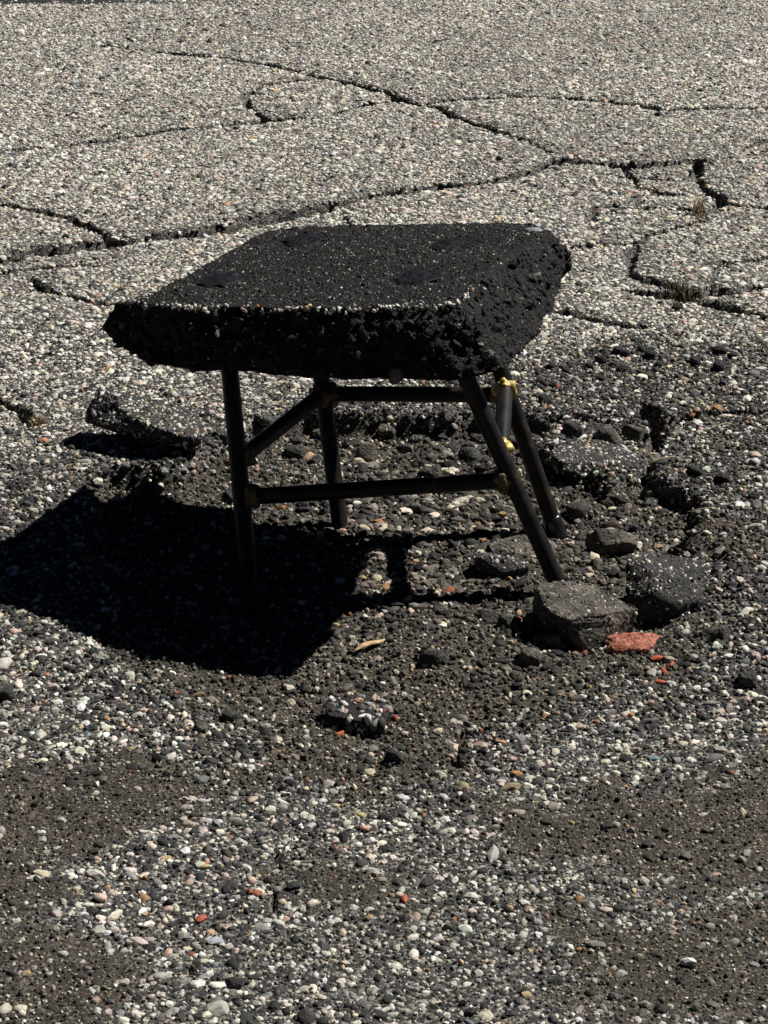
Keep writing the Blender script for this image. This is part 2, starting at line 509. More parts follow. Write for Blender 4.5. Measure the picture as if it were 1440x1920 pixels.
def rot_mats(e):
    cx, cy, cz = np.cos(e).T; sx, sy, sz = np.sin(e).T
    R = np.empty((len(e), 3, 3))
    R[:, 0, 0] = cy * cz; R[:, 0, 1] = sx * sy * cz - cx * sz; R[:, 0, 2] = cx * sy * cz + sx * sz
    R[:, 1, 0] = cy * sz; R[:, 1, 1] = sx * sy * sz + cx * cz; R[:, 1, 2] = cx * sy * sz - sx * cz
    R[:, 2, 0] = -sy; R[:, 2, 1] = sx * cy; R[:, 2, 2] = cx * cy
    return R


def stones_mesh(name, P, S, E, C, smooth=True):
    """many embedded stones joined into one mesh with their colours on the vertices"""
    Vs, Fs, Cs = [], [], []; off = 0
    R = rot_mats(E)
    for i in range(len(P)):
        v, f = PROTO[i % len(PROTO)]
        Vs.append((v * S[i]) @ R[i].T + P[i]); Fs.append(f + off); off += len(v)
        Cs.append(np.repeat(C[i][None], len(v), 0))
    me = mesh_np(name, np.concatenate(Vs), np.concatenate(Fs), smooth)
    c = np.concatenate(Cs); c4 = np.ones((len(c), 4), np.float32); c4[:, :3] = c
    a = me.attributes.new('tint', 'FLOAT_COLOR', 'POINT'); a.data.foreach_set('color', c4.ravel())
    return me


PAL = np.array([[.64, .62, .57], [.56, .52, .445], [.46, .415, .345], [.40, .385, .355], [.24, .235, .222], [.115, .11, .103], [.05, .049, .048], [.024, .024, .025],
                [.44, .31, .25], [.34, .18, .09], [.28, .085, .045], [.15, .17, .19], [.19, .215, .19], [.40, .31, .18]])


def palette(n, w, r):
    w = np.array(w, float); w /= w.sum()
    k = r.choice(len(PAL), n, p=w)
    c = PAL[k] * r.uniform(.78, 1.2, (n, 1)) * r.normal(1, .04, (n, 3))
    return np.clip(c, .01, .72), k


W_PALE = [22, 29, 17, 20, 10, 7, 8, 6, 2.4, .5, .1, .8, .3, 1.2]
W_NEAR = [17, 18, 9, 10, 8, 12, 25, 29, 2.4, .9, .12, 1.2, .6, 1.8]
W_RUBBLE = [7, 7, 4, 5, 7, 14, 32, 40, 1.6, .6, .2, 1, .5, 1]
W_DARK = [2.5, 2.5, 2, 5, 11, 26, 36, 30, 1, .4, .15, .8, .4, 1]

# ------------------------------------------------------------------ pavement sheet
y_rows = [1.15]
while y_rows[-1] < 6.6:
    y_rows.append(y_rows[-1] + .0036 + .0014 * (y_rows[-1] - 1.15))
y_dense = np.array(y_rows)
far_rows, st = [], .02
yy = y_dense[-1]
while yy < 160:
    st *= 1.35; yy += st; far_rows.append(yy)
near_rows, st = [], .01
yy = y_dense[0]
while yy > -60:
    st *= 1.6; yy -= st; near_rows.append(yy)
ys = np.concatenate([np.array(near_rows[::-1]), y_dense, np.array(far_rows)])
NC = 420
u = np.linspace(-1, 1, NC)
extra = np.cumsum(.02 * 1.55 ** np.arange(20))
hw = half_width(np.clip(ys, 1.15, 6.6))
X = np.concatenate([-(hw[:, None] + extra[::-1][None]), hw[:, None] * u[None], hw[:, None] + extra[None]], 1)
Y = np.repeat(ys[:, None], X.shape[1], 1)
xf, yf = X.ravel(), Y.ravel()
zf, dirt, ck, cm, dark_band = terrain(xf, yf)
nr, nc = X.shape
idx = np.arange(nr * nc).reshape(nr, nc)
quads = np.stack([idx[:-1, :-1].ravel(), idx[:-1, 1:].ravel(), idx[1:, 1:].ravel(), idx[1:, :-1].ravel()], 1)
me = mesh_np('pavement', np.stack([xf, yf, zf], 1), quads)
hwf = half_width(np.clip(yf, 1.15, 6.6))
far = np.maximum(sstep(6.3, 6.6, yf), np.maximum(sstep(1.3, 1.2, yf), sstep(-.05, .0, np.abs(xf) - hwf + .02)))
for nm, arr in (('dirt', dirt), ('dark_band', dark_band), ('far', far)):
    a = me.attributes.new(nm, 'FLOAT', 'POINT'); a.data.foreach_set('value', arr.astype(np.float32))
pavement = link('pavement', me, MAT_GROUND, kind='structure', label='old cracked grey asphalt pavement with exposed aggregate and a dirt-filled pothole')


# ------------------------------------------------------------------ stones laid as instances
def gravel_tree(name, subdiv, variants, rough, round_ones=True):
    t = bpy.data.node_groups.new(name, 'GeometryNodeTree')
    t.interface.new_socket('Geometry', in_out='INPUT', socket_type='NodeSocketGeometry')
    t.interface.new_socket('Geometry', in_out='OUTPUT', socket_type='NodeSocketGeometry')
    N, L = t.nodes, t.links
    gi = N.new('NodeGroupInput'); go = N.new('NodeGroupOutput')
    g2i = N.new('GeometryNodeGeometryToInstance')
    for i in range(variants):
        ico = N.new('GeometryNodeMeshIcoSphere'); ico.inputs['Subdivisions'].default_value = subdiv
        ch = N.new('GeometryNodeConvexHull')
        pos = N.new('GeometryNodeInputPosition')
        add = N.new('ShaderNodeVectorMath'); add.operation = 'ADD'
        L.new(pos.outputs[0], add.inputs[0]); add.inputs[1].default_value = (13.7 * i + 3, 7.1 * i, 3.3 * i)
        nz = N.new('ShaderNodeTexNoise'); nz.inputs['Scale'].default_value = (1.2, 2.6, 4.5)[i % 3]; nz.inputs['Detail'].default_value = 2.0
        L.new(add.outputs[0], nz.inputs['Vector'])
        sub = N.new('ShaderNodeVectorMath'); sub.operation = 'SUBTRACT'
        L.new(nz.outputs['Color'], sub.inputs[0]); sub.inputs[1].default_value = (.5, .5, .5)
        sc = N.new('ShaderNodeVectorMath'); sc.operation = 'SCALE'; sc.inputs['Scale'].default_value = rough * (1.0 + .25 * (i % 3))
        L.new(sub.outputs[0], sc.inputs[0])
        sp = N.new('GeometryNodeSetPosition')
        L.new(ico.outputs['Mesh'], sp.inputs['Geometry']); L.new(sc.outputs[0], sp.inputs['Offset'])
        ss = N.new('GeometryNodeSetShadeSmooth'); ss.inputs['Shade Smooth'].default_value = (i % 4 == 0) and round_ones
        L.new(sp.outputs[0], ch.inputs[0]); L.new(ch.outputs[0], ss.inputs[0])
        sm = N.new('GeometryNodeSetMaterial'); sm.inputs['Material'].default_value = MAT_ST_INST
        L.new(ss.outputs[0], sm.inputs['Geometry'])
        L.new(sm.outputs[0], g2i.inputs[0])

    def named(n, ty):
        a = N.new('GeometryNodeInputNamedAttribute'); a.data_type = ty; a.inputs['Name'].default_value = n
        return a.outputs['Attribute']
    m2p = N.new('GeometryNodeMeshToPoints')
    L.new(gi.outputs[0], m2p.inputs['Mesh'])
    iop = N.new('GeometryNodeInstanceOnPoints')
    L.new(m2p.outputs[0], iop.inputs['Points'])
    L.new(g2i.outputs[0], iop.inputs['Instance'])
    iop.inputs['Pick Instance'].default_value = True
    L.new(named('pick', 'INT'), iop.inputs['Instance Index'])
    e2r = N.new('FunctionNodeEulerToRotation')
    L.new(named('rot', 'FLOAT_VECTOR'), e2r.inputs[0])
    L.new(e2r.outputs[0], iop.inputs['Rotation'])
    L.new(named('size', 'FLOAT_VECTOR'), iop.inputs['Scale'])
    L.new(iop.outputs[0], go.inputs[0])
    return t


TREE = gravel_tree('stones', 2, 12, 1.15)
TREE_SHARP = gravel_tree('sharp_stones', 2, 12, 1.35, False)
TREE_FINE = gravel_tree('grit', 1, 6, .9)


def scatter(name, P, S, E, C, tree, nvar, parent=None, **props):
    n = len(P)
    me = bpy.data.meshes.new(name)
    me.vertices.add(n); me.vertices.foreach_set('co', P.astype(np.float32).ravel())
    for nm, ty, key, arr in (('size', 'FLOAT_VECTOR', 'vector', S), ('rot', 'FLOAT_VECTOR', 'vector', E)):
        a = me.attributes.new(nm, ty, 'POINT'); a.data.foreach_set(key, arr.astype(np.float32).ravel())
    a = me.attributes.new('pick', 'INT', 'POINT'); a.data.foreach_set('value', rng.integers(0, nvar, n).astype(np.int32))
    c4 = np.ones((n, 4), np.float32); c4[:, :3] = C
    a = me.attributes.new('tint', 'FLOAT_COLOR', 'POINT'); a.data.foreach_set('color', c4.ravel())
    me.materials.append(MAT_ST_INST)
    o = link(name, me, None, parent, **props)
    md = o.modifiers.new('stones', 'NODES'); md.node_group = tree
    return o


def jitter_grid(x0, x1, y0, y1, cell, r):
    gx, gy = np.meshgrid(np.arange(x0, x1, cell), np.arange(y0, y1, cell))
    gx = gx.ravel() + r.uniform(-.48, .48, gx.size) * cell
    gy = gy.ravel() + r.uniform(-.48, .48, gy.size) * cell
    return gx, gy


PROTO_MESH = []
for i, (v, f) in enumerate(PROTO):
    PROTO_MESH.append(mesh_np('stone_shape', v, f, i % 4 == 0))
    PROTO_MESH[-1].materials.append(MAT_ST_OBJ)


def stone_object(name, p, s, e, c, parent=None, **props):
    o = link(name, PROTO_MESH[random.randrange(len(PROTO_MESH))], None, parent, **props)
    o.location = p; o.scale = s; o.rotation_euler = e
    o.color = (*[float(v) for v in c], 1.0)
    return o


def in_view(x, y):
    return (np.abs(x) < .176 * np.hypot(y, 1.0)) & (y > 1.44) & (y < 5.8)


# --- stones set in the asphalt
gx, gy = jitter_grid(-1.7, 1.7, 1.16, 6.62, .0059, rng)
k = np.abs(gx) < half_width(gy)
gx, gy = gx[k], gy[k]
gz, gd, gc, gm, gt = terrain(gx, gy)
patch = fbm(gx * 5, gy * 5, 12.5, 3)
keep = (gc < .12) & (rng.random(len(gx)) < (1 - .86 * sstep(.25, .9, gd)) * (1 - .75 * gm) * (1 - .9 * gt) * (.94 - .06 * sstep(3.2, 2.0, gy) + .45 * np.minimum(0, patch)))
gx, gy, gz, gd, gm, gc = (a[keep] for a in (gx, gy, gz, gd, gm, gc))
n = len(gx)
r = np.clip(.0024 * np.exp(.44 * rng.normal(size=n)), .0012, .0085)
big = rng.random(n) < .055 * (gy < 2.6)
r[big] *= rng.uniform(1.4, 2.2, big.sum())
r = np.minimum(r, .0092)
S = np.stack([r * rng.uniform(1.0, 1.4, n), r * rng.uniform(.7, 1.1, n), r * rng.uniform(.6, .9, n)], 1)
E = np.stack([rng.normal(0, .22, n), rng.normal(0, .22, n), rng.uniform(0, 6.28, n)], 1)
cp, kp = palette(n, W_PALE, rng); cn, kn = palette(n, W_NEAR, rng)
rb = rubble_at(gx, gy)
nearw = np.maximum(sstep(3.6, 1.9, gy), rb) > rng.random(n)
cr, kr = palette(n, W_RUBBLE, rng)
rubw = .85 * rb > rng.random(n)
C = np.where(rubw[:, None], cr, np.where(nearw[:, None], cn, cp)) * (1 + .30 * fbm(gx * 1.6, gy * 1.6, 41.0, 4) - .10 * sstep(3.2, 2.2, gy))[:, None]
kc = np.where(nearw, kn, kp)
C = C * (1 - .45 * sstep(.15, .7, gd))[:, None] + np.array([.05, .042, .033]) * (.45 * sstep(.15, .7, gd))[:, None]
P = np.stack([gx, gy, gz + S[:, 2] * (rng.uniform(-.75, .0, n) + .25 * rb)], 1)
proj = np.where(in_view(gx, gy), r / np.hypot(gy, 1.08), 0)
order = np.argsort(-proj)
pick = order[:290]
for i in pick:
    stone_object('aggregate_stone', P[i], S[i], E[i], C[i], pavement)
rest = np.ones(n, bool); rest[pick] = False
scatter('aggregate', P[rest], S[rest], E[rest], C[rest], TREE, 12, pavement, kind='stuff')

# --- fine grit over asphalt and dirt
gx, gy = jitter_grid(-.95, .95, 1.2, 3.1, .0052, rng)
k = np.abs(gx) < half_width(gy) * .92
gx, gy = gx[k], gy[k]
gz, gd, gc, gm, gt = terrain(gx, gy)
keep = rng.random(len(gx)) < .75
gx, gy, gz, gd, gm = (a[keep] for a in (gx, gy, gz, gd, gm))
n = len(gx)
rb = rubble_at(gx, gy)
r = np.clip(.00125 * (1 + .55 * rb) * np.exp(.40 * rng.normal(size=n)), .0006, .0042)
S = np.stack([r * rng.uniform(1., 1.4, n), r, r * rng.uniform(.6, .9, n)], 1)
E = rng.uniform(0, 6.28, (n, 3))
cn, _ = palette(n, W_NEAR, rng); cd, _ = palette(n, W_DARK, rng)
dk = rng.random(n) < (.25 + .62 * np.maximum(gd, rb))
C = np.where(dk[:, None], cd * np.array([1.0, .93, .82]), cn)
P = np.stack([gx, gy, gz + S[:, 2] * .3], 1)
scatter('grit', P, S, E, C, TREE_FINE, 6, None, kind='stuff', label='fine pale and dark grit lying over the asphalt and dirt', category='grit')

# --- loose gravel in and around the pothole
gx, gy = jitter_grid(-.52, .52, 1.62, 2.80, .0102, rng)
gz, gd, gc, gm, gt = terrain(gx, gy)
bed = np.exp(-(((gx - .06) / .22) ** 2 + ((gy - 2.40) / .30) ** 2))
bare = fbm(gx * 9, gy * 9, 21.0, 3)
fl = np.exp(-(((gx - .07) / .07) ** 2 + ((gy - 2.105) / .03) ** 2)) + np.exp(-(((gx + .26) / .09) ** 2 + ((gy - 2.49) / .05) ** 2)) + np.exp(-(((gx + .21) / .14) ** 2 + ((gy - 2.03) / .035) ** 2))
pk = gm * (.26 + .62 * bed - .8 * np.minimum(fl, 1) + .75 * bare) + (1 - gm) * .10 * (gd > .3)
keep = rng.random(len(gx)) < pk
gx, gy, gz, gm, bed = (a[keep] for a in (gx, gy, gz, gm, bed))
n = len(gx)
r = np.clip(.0044 * np.exp(.48 * rng.normal(size=n)) * (.75 + .55 * bed), .002, .0070 + .0032 * bed)
S = np.stack([r * rng.uniform(1., 1.4, n), r * rng.uniform(.75, 1.05, n), r * rng.uniform(.5, .72, n)], 1)
E = np.stack([rng.normal(0, .3, n), rng.normal(0, .3, n), rng.uniform(0, 6.28, n)], 1)
C, kc = palette(n, W_DARK, rng)
C = C * np.array([.92, .84, .74]) * rng.uniform(.55, 1.25, (n, 1))
P = np.stack([gx, gy, gz + S[:, 2] * rng.uniform(-.2, .35, n)], 1)
proj = np.where(in_view(gx, gy), r / np.hypot(gy, 1.08), 0)
order = np.argsort(-proj)
pick = order[:200]
rest = np.ones(n, bool); rest[pick] = False
scatter('gravel', P[rest], S[rest], E[rest], C[rest], TREE_SHARP, 12, None, kind='stuff', label='loose dark gravel covering the pothole floor under the stool', category='gravel')
TONE = ['chalk-white', 'cream', 'tan', 'light grey', 'mid-grey', 'dark grey', 'charcoal', 'near-black', 'pinkish', 'orange-brown', 'brick-red', 'blue-grey', 'greenish', 'ochre']


def zone(x, y):
    if y < 2.03:
        return 'on the dirt in front of the pothole'
    if x > .22:
        return 'among the rubble beside the stool\'s two splayed legs'
    if x < -.2:
        return 'on the dirt under the shadow of the slab seat'
    if y > 2.45:
        return 'at the back of the gravel bed behind the stool'
    return 'in the gravel bed between the stool legs'


def pebble_label(k, x, y, rr):
    size = 'largish' if rr > .0075 else 'small'
    return f'{size} {TONE[k]} pebble lying loose {zone(x, y)}', f'loose {size} {TONE[k]} pebbles {zone(x, y)}'


for i in pick:
    lb, gr = pebble_label(kc[i], gx[i], gy[i], r[i])
    stone_object('pebble', P[i], S[i], E[i], C[i], None, label=lb, category='pebble', group=gr)


# ------------------------------------------------------------------ broken chunks
def ico_np(sub):
    bm = bmesh.new(); bmesh.ops.create_icosphere(bm, subdivisions=sub, radius=1)
    bm.verts.ensure_lookup_table()
    V = np.array([v.co[:] for v in bm.verts]); F = np.array([[v.index for v in f.verts] for f in bm.faces]); bm.free()
    return V, F


ICO = {s: ico_np(s) for s in (2, 3, 4, 5)}


def chunk_mesh(name, dims, seed, sub=4, box=.55, cuts=6, rough=.10, fine=.05, flat_top=None):
    r = np.random.default_rng(seed)
    V, F = ICO[sub]
    p = np.sign(V) * np.abs(V) ** box
    p = p / np.max(np.abs(p))
    for _ in range(cuts):
        nn = r.normal(size=3); nn[2] *= .6; nn /= np.linalg.norm(nn)
        e = p @ nn - r.uniform(.62, .92)
        p = p - np.clip(e, 0, None)[:, None] * nn
    if flat_top is not None:
        p[:, 2] = np.minimum(p[:, 2], flat_top)
    s = seed * 3.7
    q = p * 2.0
    dn = fbm(q[:, 0] + s, q[:, 1], q[:, 2], 3) * rough + fbm(p[:, 0] * 9 + s, p[:, 1] * 9, p[:, 2] * 9, 3) * fine
    p = p * (1 + dn)[:, None]
    return p * np.array(dims) * .5, F


def add_stones_on(name, V, F, count, rmin, rmax, weights, parent, seed, upward=.0, mat=None, gain=1.0, sink=.2):
    r = np.random.default_rng(seed)
    a = V[F[:, 0]]; b = V[F[:, 1]]; c = V[F[:, 2]]
    nrm = np.cross(b - a, c - a); area = np.linalg.norm(nrm, axis=1); nrm = nrm / (area[:, None] + 1e-12)
    w = area * np.where(nrm[:, 2] > upward, 1.0, .45); w /= w.sum()
    k = r.choice(len(F), count, p=w)
    uu = r.random((count, 2)); fl = uu.sum(1) > 1; uu[fl] = 1 - uu[fl]
    P = a[k] + uu[:, :1] * (b - a)[k] + uu[:, 1:] * (c - a)[k]
    rad = r.uniform(rmin, rmax, count) * np.exp(.2 * r.normal(size=count))
    P = P - nrm[k] * (rad * sink)[:, None]
    S = np.stack([rad * 1.15, rad * .95, rad * .8], 1)
    E = r.uniform(0, 6.28, (count, 3))
    C, _ = palette(count, weights, r)
    m = stones_mesh(name, P, S, E, np.clip(C * gain, .008, .7))
    return link(name, m, mat or MAT_ST_VERT, parent, kind='stuff')


def ground_z(x, y):
    return float(terrain(np.array([x]), np.array([y]))[0][0])


def chunk(name, label, cat, xy, dims, seed, mat, rot=(0, 0, 0), lift=.35, stones=0, weights=W_NEAR, gain=1.0, group=None, sub=4, srange=(.0022, .0045), z=None, **kw):
    V, F = chunk_mesh(name, dims, seed, sub=sub, **kw)
    m = mesh_np(name, V, F)
    zz = ground_z(*xy) + dims[2] * lift if z is None else z
    o = link(name, m, mat, label=label, category=cat)
    if group:
        o['group'] = group
    o.location = (xy[0], xy[1], zz); o.rotation_euler = rot
    if stones:
        add_stones_on('embedded_stones', V, F, int(stones * 1.5), srange[0] * .7, srange[1], weights, o, seed + 5, .2, gain=gain, sink=.5)
    return o


# lifted plate of pavement beside the pothole
chunk('asphalt_chunk', 'broken pavement plate tilted up beside the pothole, left of the stool', 'asphalt chunk', (-.312, 2.628), (.165, .092, .056), 21, MAT_CHUNK,
      rot=(math.radians(2), math.radians(13), math.radians(-14)), z=.059, stones=800, weights=W_NEAR, sub=5, box=.42, cuts=7, flat_top=.72, srange=(.0022, .0045))
# flat asphalt remnant behind the splayed legs
chunk('asphalt_chunk', 'flat pale-stoned asphalt remnant behind the splayed stool legs', 'asphalt chunk', (.282, 2.578), (.118, .105, .030), 22, MAT_CHUNK,
      rot=(math.radians(3), math.radians(-2), .3), z=.022, stones=360, weights=W_PALE, box=.5, cuts=6, flat_top=.7, srange=(.002, .0042))
# grey-brown lump at the foot of the near splayed leg
chunk('asphalt_lump', 'big dusty grey-brown asphalt lump at the foot of the near splayed leg', 'asphalt chunk', (.226, 2.140), (.108, .104, .058), 23, MAT_CHUNK_DUSTY,
      rot=(math.radians(6), math.radians(6), .25), lift=.36, stones=420, weights=W_NEAR, gain=.75, box=.45, cuts=5, sub=5, flat_top=.72, srange=(.001, .003))
chunk('asphalt_lump', 'dark asphalt lump with pale stones on top, behind the red brick fragment', 'asphalt chunk', (.322, 2.192), (.096, .080, .070), 24, MAT_CHUNK,
      rot=(0, math.radians(4), -.2), lift=.32, stones=380, weights=W_NEAR, gain=1.0, box=.45, cuts=5, flat_top=.72, srange=(.0012, .0038))
chunk('brick_fragment', 'flat red brick fragment between two asphalt lumps and the gravel', 'brick', (.277, 2.100), (.064, .040, .013), 25, MAT_BRICK,
      rot=(math.radians(8), math.radians(-6), .12), lift=.30, box=.75, cuts=14, rough=.22, fine=.10)
chunk('conglomerate_lump', 'black tarry lump studded with white and pink stones, in front of the stool', 'asphalt chunk', (-.021, 1.930), (.080, .056, .034), 26, MAT_CLOD,
      rot=(math.radians(6), 0, .1), lift=.36, flat_top=.6, stones=105, weights=[22, 14, 8, 10, 8, 8, 10, 10, 9, 4, 1, 3, 3, 3], gain=.85, box=.6, srange=(.0022, .0066))
chunk('asphalt_lump', 'dark jagged asphalt lump with a shadowed hollow, right of the far splayed leg', 'asphalt chunk', (.280, 2.362), (.066, .05, .030), 27, MAT_CHUNK_DUSTY,
      rot=(0, .2, .5), lift=.3, stones=40, weights=W_DARK, box=.6)
chunk('asphalt_lump', 'low broad asphalt lump lying in the gravel bed between the legs', 'asphalt chunk', (.152, 2.352), (.070, .045, .026), 28, MAT_CHUNK_DUSTY,
      rot=(0, 0, .3), lift=.3, stones=50, weights=W_NEAR, gain=.6, box=.65)
chunk('asphalt_lump', 'stony asphalt lump near the leg shadow in the gravel bed', 'asphalt chunk', (.137, 2.292), (.072, .042, .028), 29, MAT_CHUNK,
      rot=(0, 0, -.2), lift=.3, stones=80, weights=W_NEAR, gain=.8, box=.65)
for j, (x, y, w, h, lab) in enumerate([
        (.168, 2.142, .036, .024, 'dark rock wedged against the left side of the big dusty lump'),
        (.140, 2.150, .030, .020, 'dark rounded rock second from the big dusty lump, by the leg shadow'),
        (.118, 2.168, .024, .015, 'small dark rock at the end of the near splayed leg\'s shadow'),
        (.185, 2.105, .032, .020, 'grey rock just in front of the big dusty lump'),
        (.052, 2.052, .030, .018, 'grey faceted stone near the wood splinter'),
        (.158, 2.06, .036, .018, 'low brown rock in front of the dark rocks'),
        (-.158, 1.922, .022, .014, 'round dark cobble half buried in the front dirt'),
        (-.186, 1.898, .020, .010, 'dark flat stone beside the round dark cobble'),
        (.383, 1.985, .030, .018, 'black angular clod right of the front gravel'),
        (.372, 2.095, .026, .020, 'black clod by the shadow of the right lump'),
        (.010, 1.835, .026, .018, 'dark clod at the edge of the front dirt patch'),
        (-.305, 2.505, .05, .022, 'brown earth clod beside the shadow of the tilted plate'),
        (-.195, 2.508, .036, .020, 'brown earth clod on the mound behind the near left leg'),
        (.215, 2.445, .040, .022, 'dark rock behind the black-capped leg'),
        (.245, 2.475, .034, .020, 'dark rock at the front edge of the flat remnant'),
        (.30, 2.645, .045, .026, 'dark rock in the crack behind the flat remnant'),
        (.255, 2.668, .034, .022, 'black rock at the back rim of the pothole'),
        (.335, 2.655, .036, .026, 'dark rock at the corner of the crack'),
        (-.118, 2.66, .034, .020, 'dark rock under the slanting left stretcher'),
        (-.02, 2.655, .038, .024, 'brown-black rock behind the far left leg'),
        (.115, 2.645, .036, .022, 'dark rock seen between front stretcher and splayed leg'),
        (.06, 2.60, .034, .020, 'dark rock in the middle of the gravel behind the front stretcher'),
        (-.40, 1.96, .03, .018, 'dark clod at the edge of the left asphalt')]):
    chunk('rock', lab, 'rock', (x, y), (w, w * .8, h), 60 + j, (MAT_CHUNK, MAT_CHUNK_DUSTY)[j % 2], rot=(random.uniform(-.2, .2), random.uniform(-.2, .2), random.uniform(0, 6)),
          lift=.22, sub=3, box=.72, cuts=9)
for j, (x, y, w) in enumerate([(-.165, 2.70, .030), (-.085, 2.735, .034), (-.045, 2.70, .026), (.005, 2.728, .036), (.045, 2.715, .028), (.085, 2.735, .032), (.13, 2.712, .030), (.175, 2.70, .034),
                               (.205, 2.66, .030), (.03, 2.68, .024), (-.12, 2.705, .026), (.15, 2.672, .024), (.095, 2.678, .022), (-.215, 2.645, .026), (.225, 2.60, .026), (.30, 2.50, .030), (.34, 2.49, .026)]):
    chunk('asphalt_piece', 'dark broken asphalt piece fallen along the back rim of the pothole', 'asphalt chunk', (x, y), (w * .95, w * .75, w * .5), 200 + j, (MAT_CHUNK, MAT_CHUNK_DUSTY)[j % 2],
          rot=(random.uniform(-.4, .4), random.uniform(-.4, .4), random.uniform(0, 6)), lift=.2, sub=3, box=.7, cuts=8, stones=14, weights=W_NEAR, gain=.8, srange=(.0015, .003), group='broken asphalt along the back rim of the pothole')
# black clods strewn over the pavement behind, to the right
r2 = np.random.default_rng(77)
CL = [(.347, 2.985, .018), (.358, 2.975, .014), (.392, 2.965, .020), (.383, 2.995, .015), (.318, 2.945, .019), (.300, 2.925, .013), (.336, 2.93, .012), (.345, 2.91, .016), (.497, 2.985, .020), (.455, 2.94, .020), (.487, 2.915, .022), (.515, 2.97, .014),
      (.245, 2.925, .013), (.262, 2.905, .012), (.400, 2.93, .012), (.31, 2.87, .013), (.24, 2.85, .013), (.46, 3.19, .018), (.43, 2.50, .020), (.46, 2.44, .018), (.40, 2.525, .02), (.52, 2.55, .018), (.225, 2.79, .018), (.435, 2.735, .018)]
for j, (x, y, w) in enumerate(CL):
    chunk('bitumen_clod', 'small black bitumen clod lying on the pavement right of the stool', 'clod', (x, y), (w * 1.2, w * .9, w * .75), 120 + j, MAT_CLOD, rot=(0, 0, r2.uniform(0, 6)),
          lift=.3, sub=2, box=.75, cuts=5, group='black clods on the pavement right of the stool')

# single stones that stand out
SPECIAL = [
    ('white-grey rounded stone on the rim beside the tilted plate', (-.342, 2.503), (.0115, .009, .009), (.52, .51, .49)),
    ('long white flake lying on top of the tilted plate', (-.302, 2.655), (.012, .006, .003), (.70, .70, .68)),
    ('pale cream pebble right of the black-capped leg', (.290, 2.475), (.008, .007, .006), (.58, .53, .36)),
    ('pale triangular stone in the dirt right of the lumps', (.388, 2.337), (.008, .006, .006), (.56, .52, .44)),
    ('smooth pale grey pebble beside the triangular stone', (.408, 2.333), (.008, .006, .005), (.33, .33, .31)),
    ('flat grey stone above the right asphalt lump', (.364, 2.307), (.0115, .008, .005), (.24, .25, .25)),
    ('flat pink-white stone in the front left asphalt', (-.252, 1.592), (.0095, .009, .006), (.56, .42, .36)),
    ('orange-tan stone below the conglomerate lump', (-.018, 1.708), (.0085, .006, .005), (.50, .34, .22)),
    ('blue-grey flat stone in the bottom left corner area', (-.145, 1.527), (.0115, .0075, .005), (.30, .33, .36)),
    ('bright white oblong stone near the bottom right corner', (.258, 1.494), (.011, .007, .007), (.66, .65, .60)),
    ('black oval pebble below the front seam', (-.081, 1.613), (.010, .0075, .005), (.025, .027, .03)),
    ('grey triangular flat stone right of the bottom middle', (.183, 1.521), (.013, .009, .004), (.15, .15, .14)),
    ('bright white pebble right of the brick crumbs', (.372, 2.045), (.0085, .006, .0065), (.66, .65, .62)),
    ('white pebble standing at the front crack', (.100, 1.855), (.0055, .0055, .008), (.60, .55, .44)),
    ('orange stone right of the front crack', (.118, 1.868), (.009, .0055, .0045), (.42, .24, .12)),
    ('second orange stone further down from the front crack', (.130, 1.805), (.009, .0055, .0045), (.40, .19, .07)),
    ('pink long stone below the first orange stone', (.128, 1.835), (.0065, .006, .0045), (.46, .31, .27)),
    ('large white rough stone below the orange stones', (.108, 1.812), (.011, .008, .006), (.55, .53, .49)),
    ('pale yellow block stone at the corner of the slab shadow', (-.036, 2.115), (.007, .006, .0065), (.50, .43, .26)),
    ('tan oblong pebble beside the stretcher shadow', (.015, 2.262), (.009, .0055, .0055), (.52, .40, .26)),
    ('large smooth grey cobble right of the stretcher shadow', (.036, 2.196), (.012, .010, .007), (.17, .165, .155)),
    ('white pebble under the stretcher shadow', (-.022, 2.18), (.0055, .0045, .0045), (.64, .62, .58)),
    ('bright white pebble left of the near left leg', (-.145, 2.385), (.008, .007, .006), (.62, .60, .57)),
    ('second white pebble beside the near left leg, below the front stretcher', (-.125, 2.385), (.0095, .0085, .009), (.55, .50, .45)),
    ('pinkish block stone under the front stretcher', (-.092, 2.395), (.0095, .008, .008), (.50, .43, .38)),
    ('cream stone pair member nearest the middle of the back gravel', (.06, 2.615), (.010, .008, .007), (.60, .55, .44)),
    ('white stone beside the cream stone in the back gravel', (.079, 2.605), (.008, .007, .006), (.60, .57, .50)),
    ('cream flat pebble just above the front stretcher', (.085, 2.475), (.010, .007, .005), (.56, .50, .40)),
    ('white pebble above the pale front left asphalt edge', (-.245, 2.025), (.005, .0045, .004), (.62, .60, .55)),
    ('cream round stone in the left asphalt by the dirt', (-.338, 1.826), (.009, .008, .006), (.58, .53, .40)),
    ('white sliver on the front dirt patch', (-.098, 1.757), (.010, .004, .004), (.66, .64, .60)),
    ('blue-green flat stone right of the front crack', (.268, 1.835), (.009, .007, .004), (.13, .19, .21)),
    ('pink round stone atop the tarry conglomerate lump', (-.026, 1.943), (.0085, .008, .007), (.48, .29, .21)),
]
for lb, (x, y), s, c in SPECIAL:
    z = ground_z(x, y) + s[2] * .45
    if 'tilted plate' in lb and 'top' in lb:
        z = .082
    if 'atop' in lb:
        z = ground_z(x, y) + .022
    s = tuple(.72 * v for v in s)
    stone_object('stone', (x, y, z), s, (random.uniform(-.2, .2), random.uniform(-.2, .2), random.uniform(-.5, .5)), c, label=lb, category='stone')
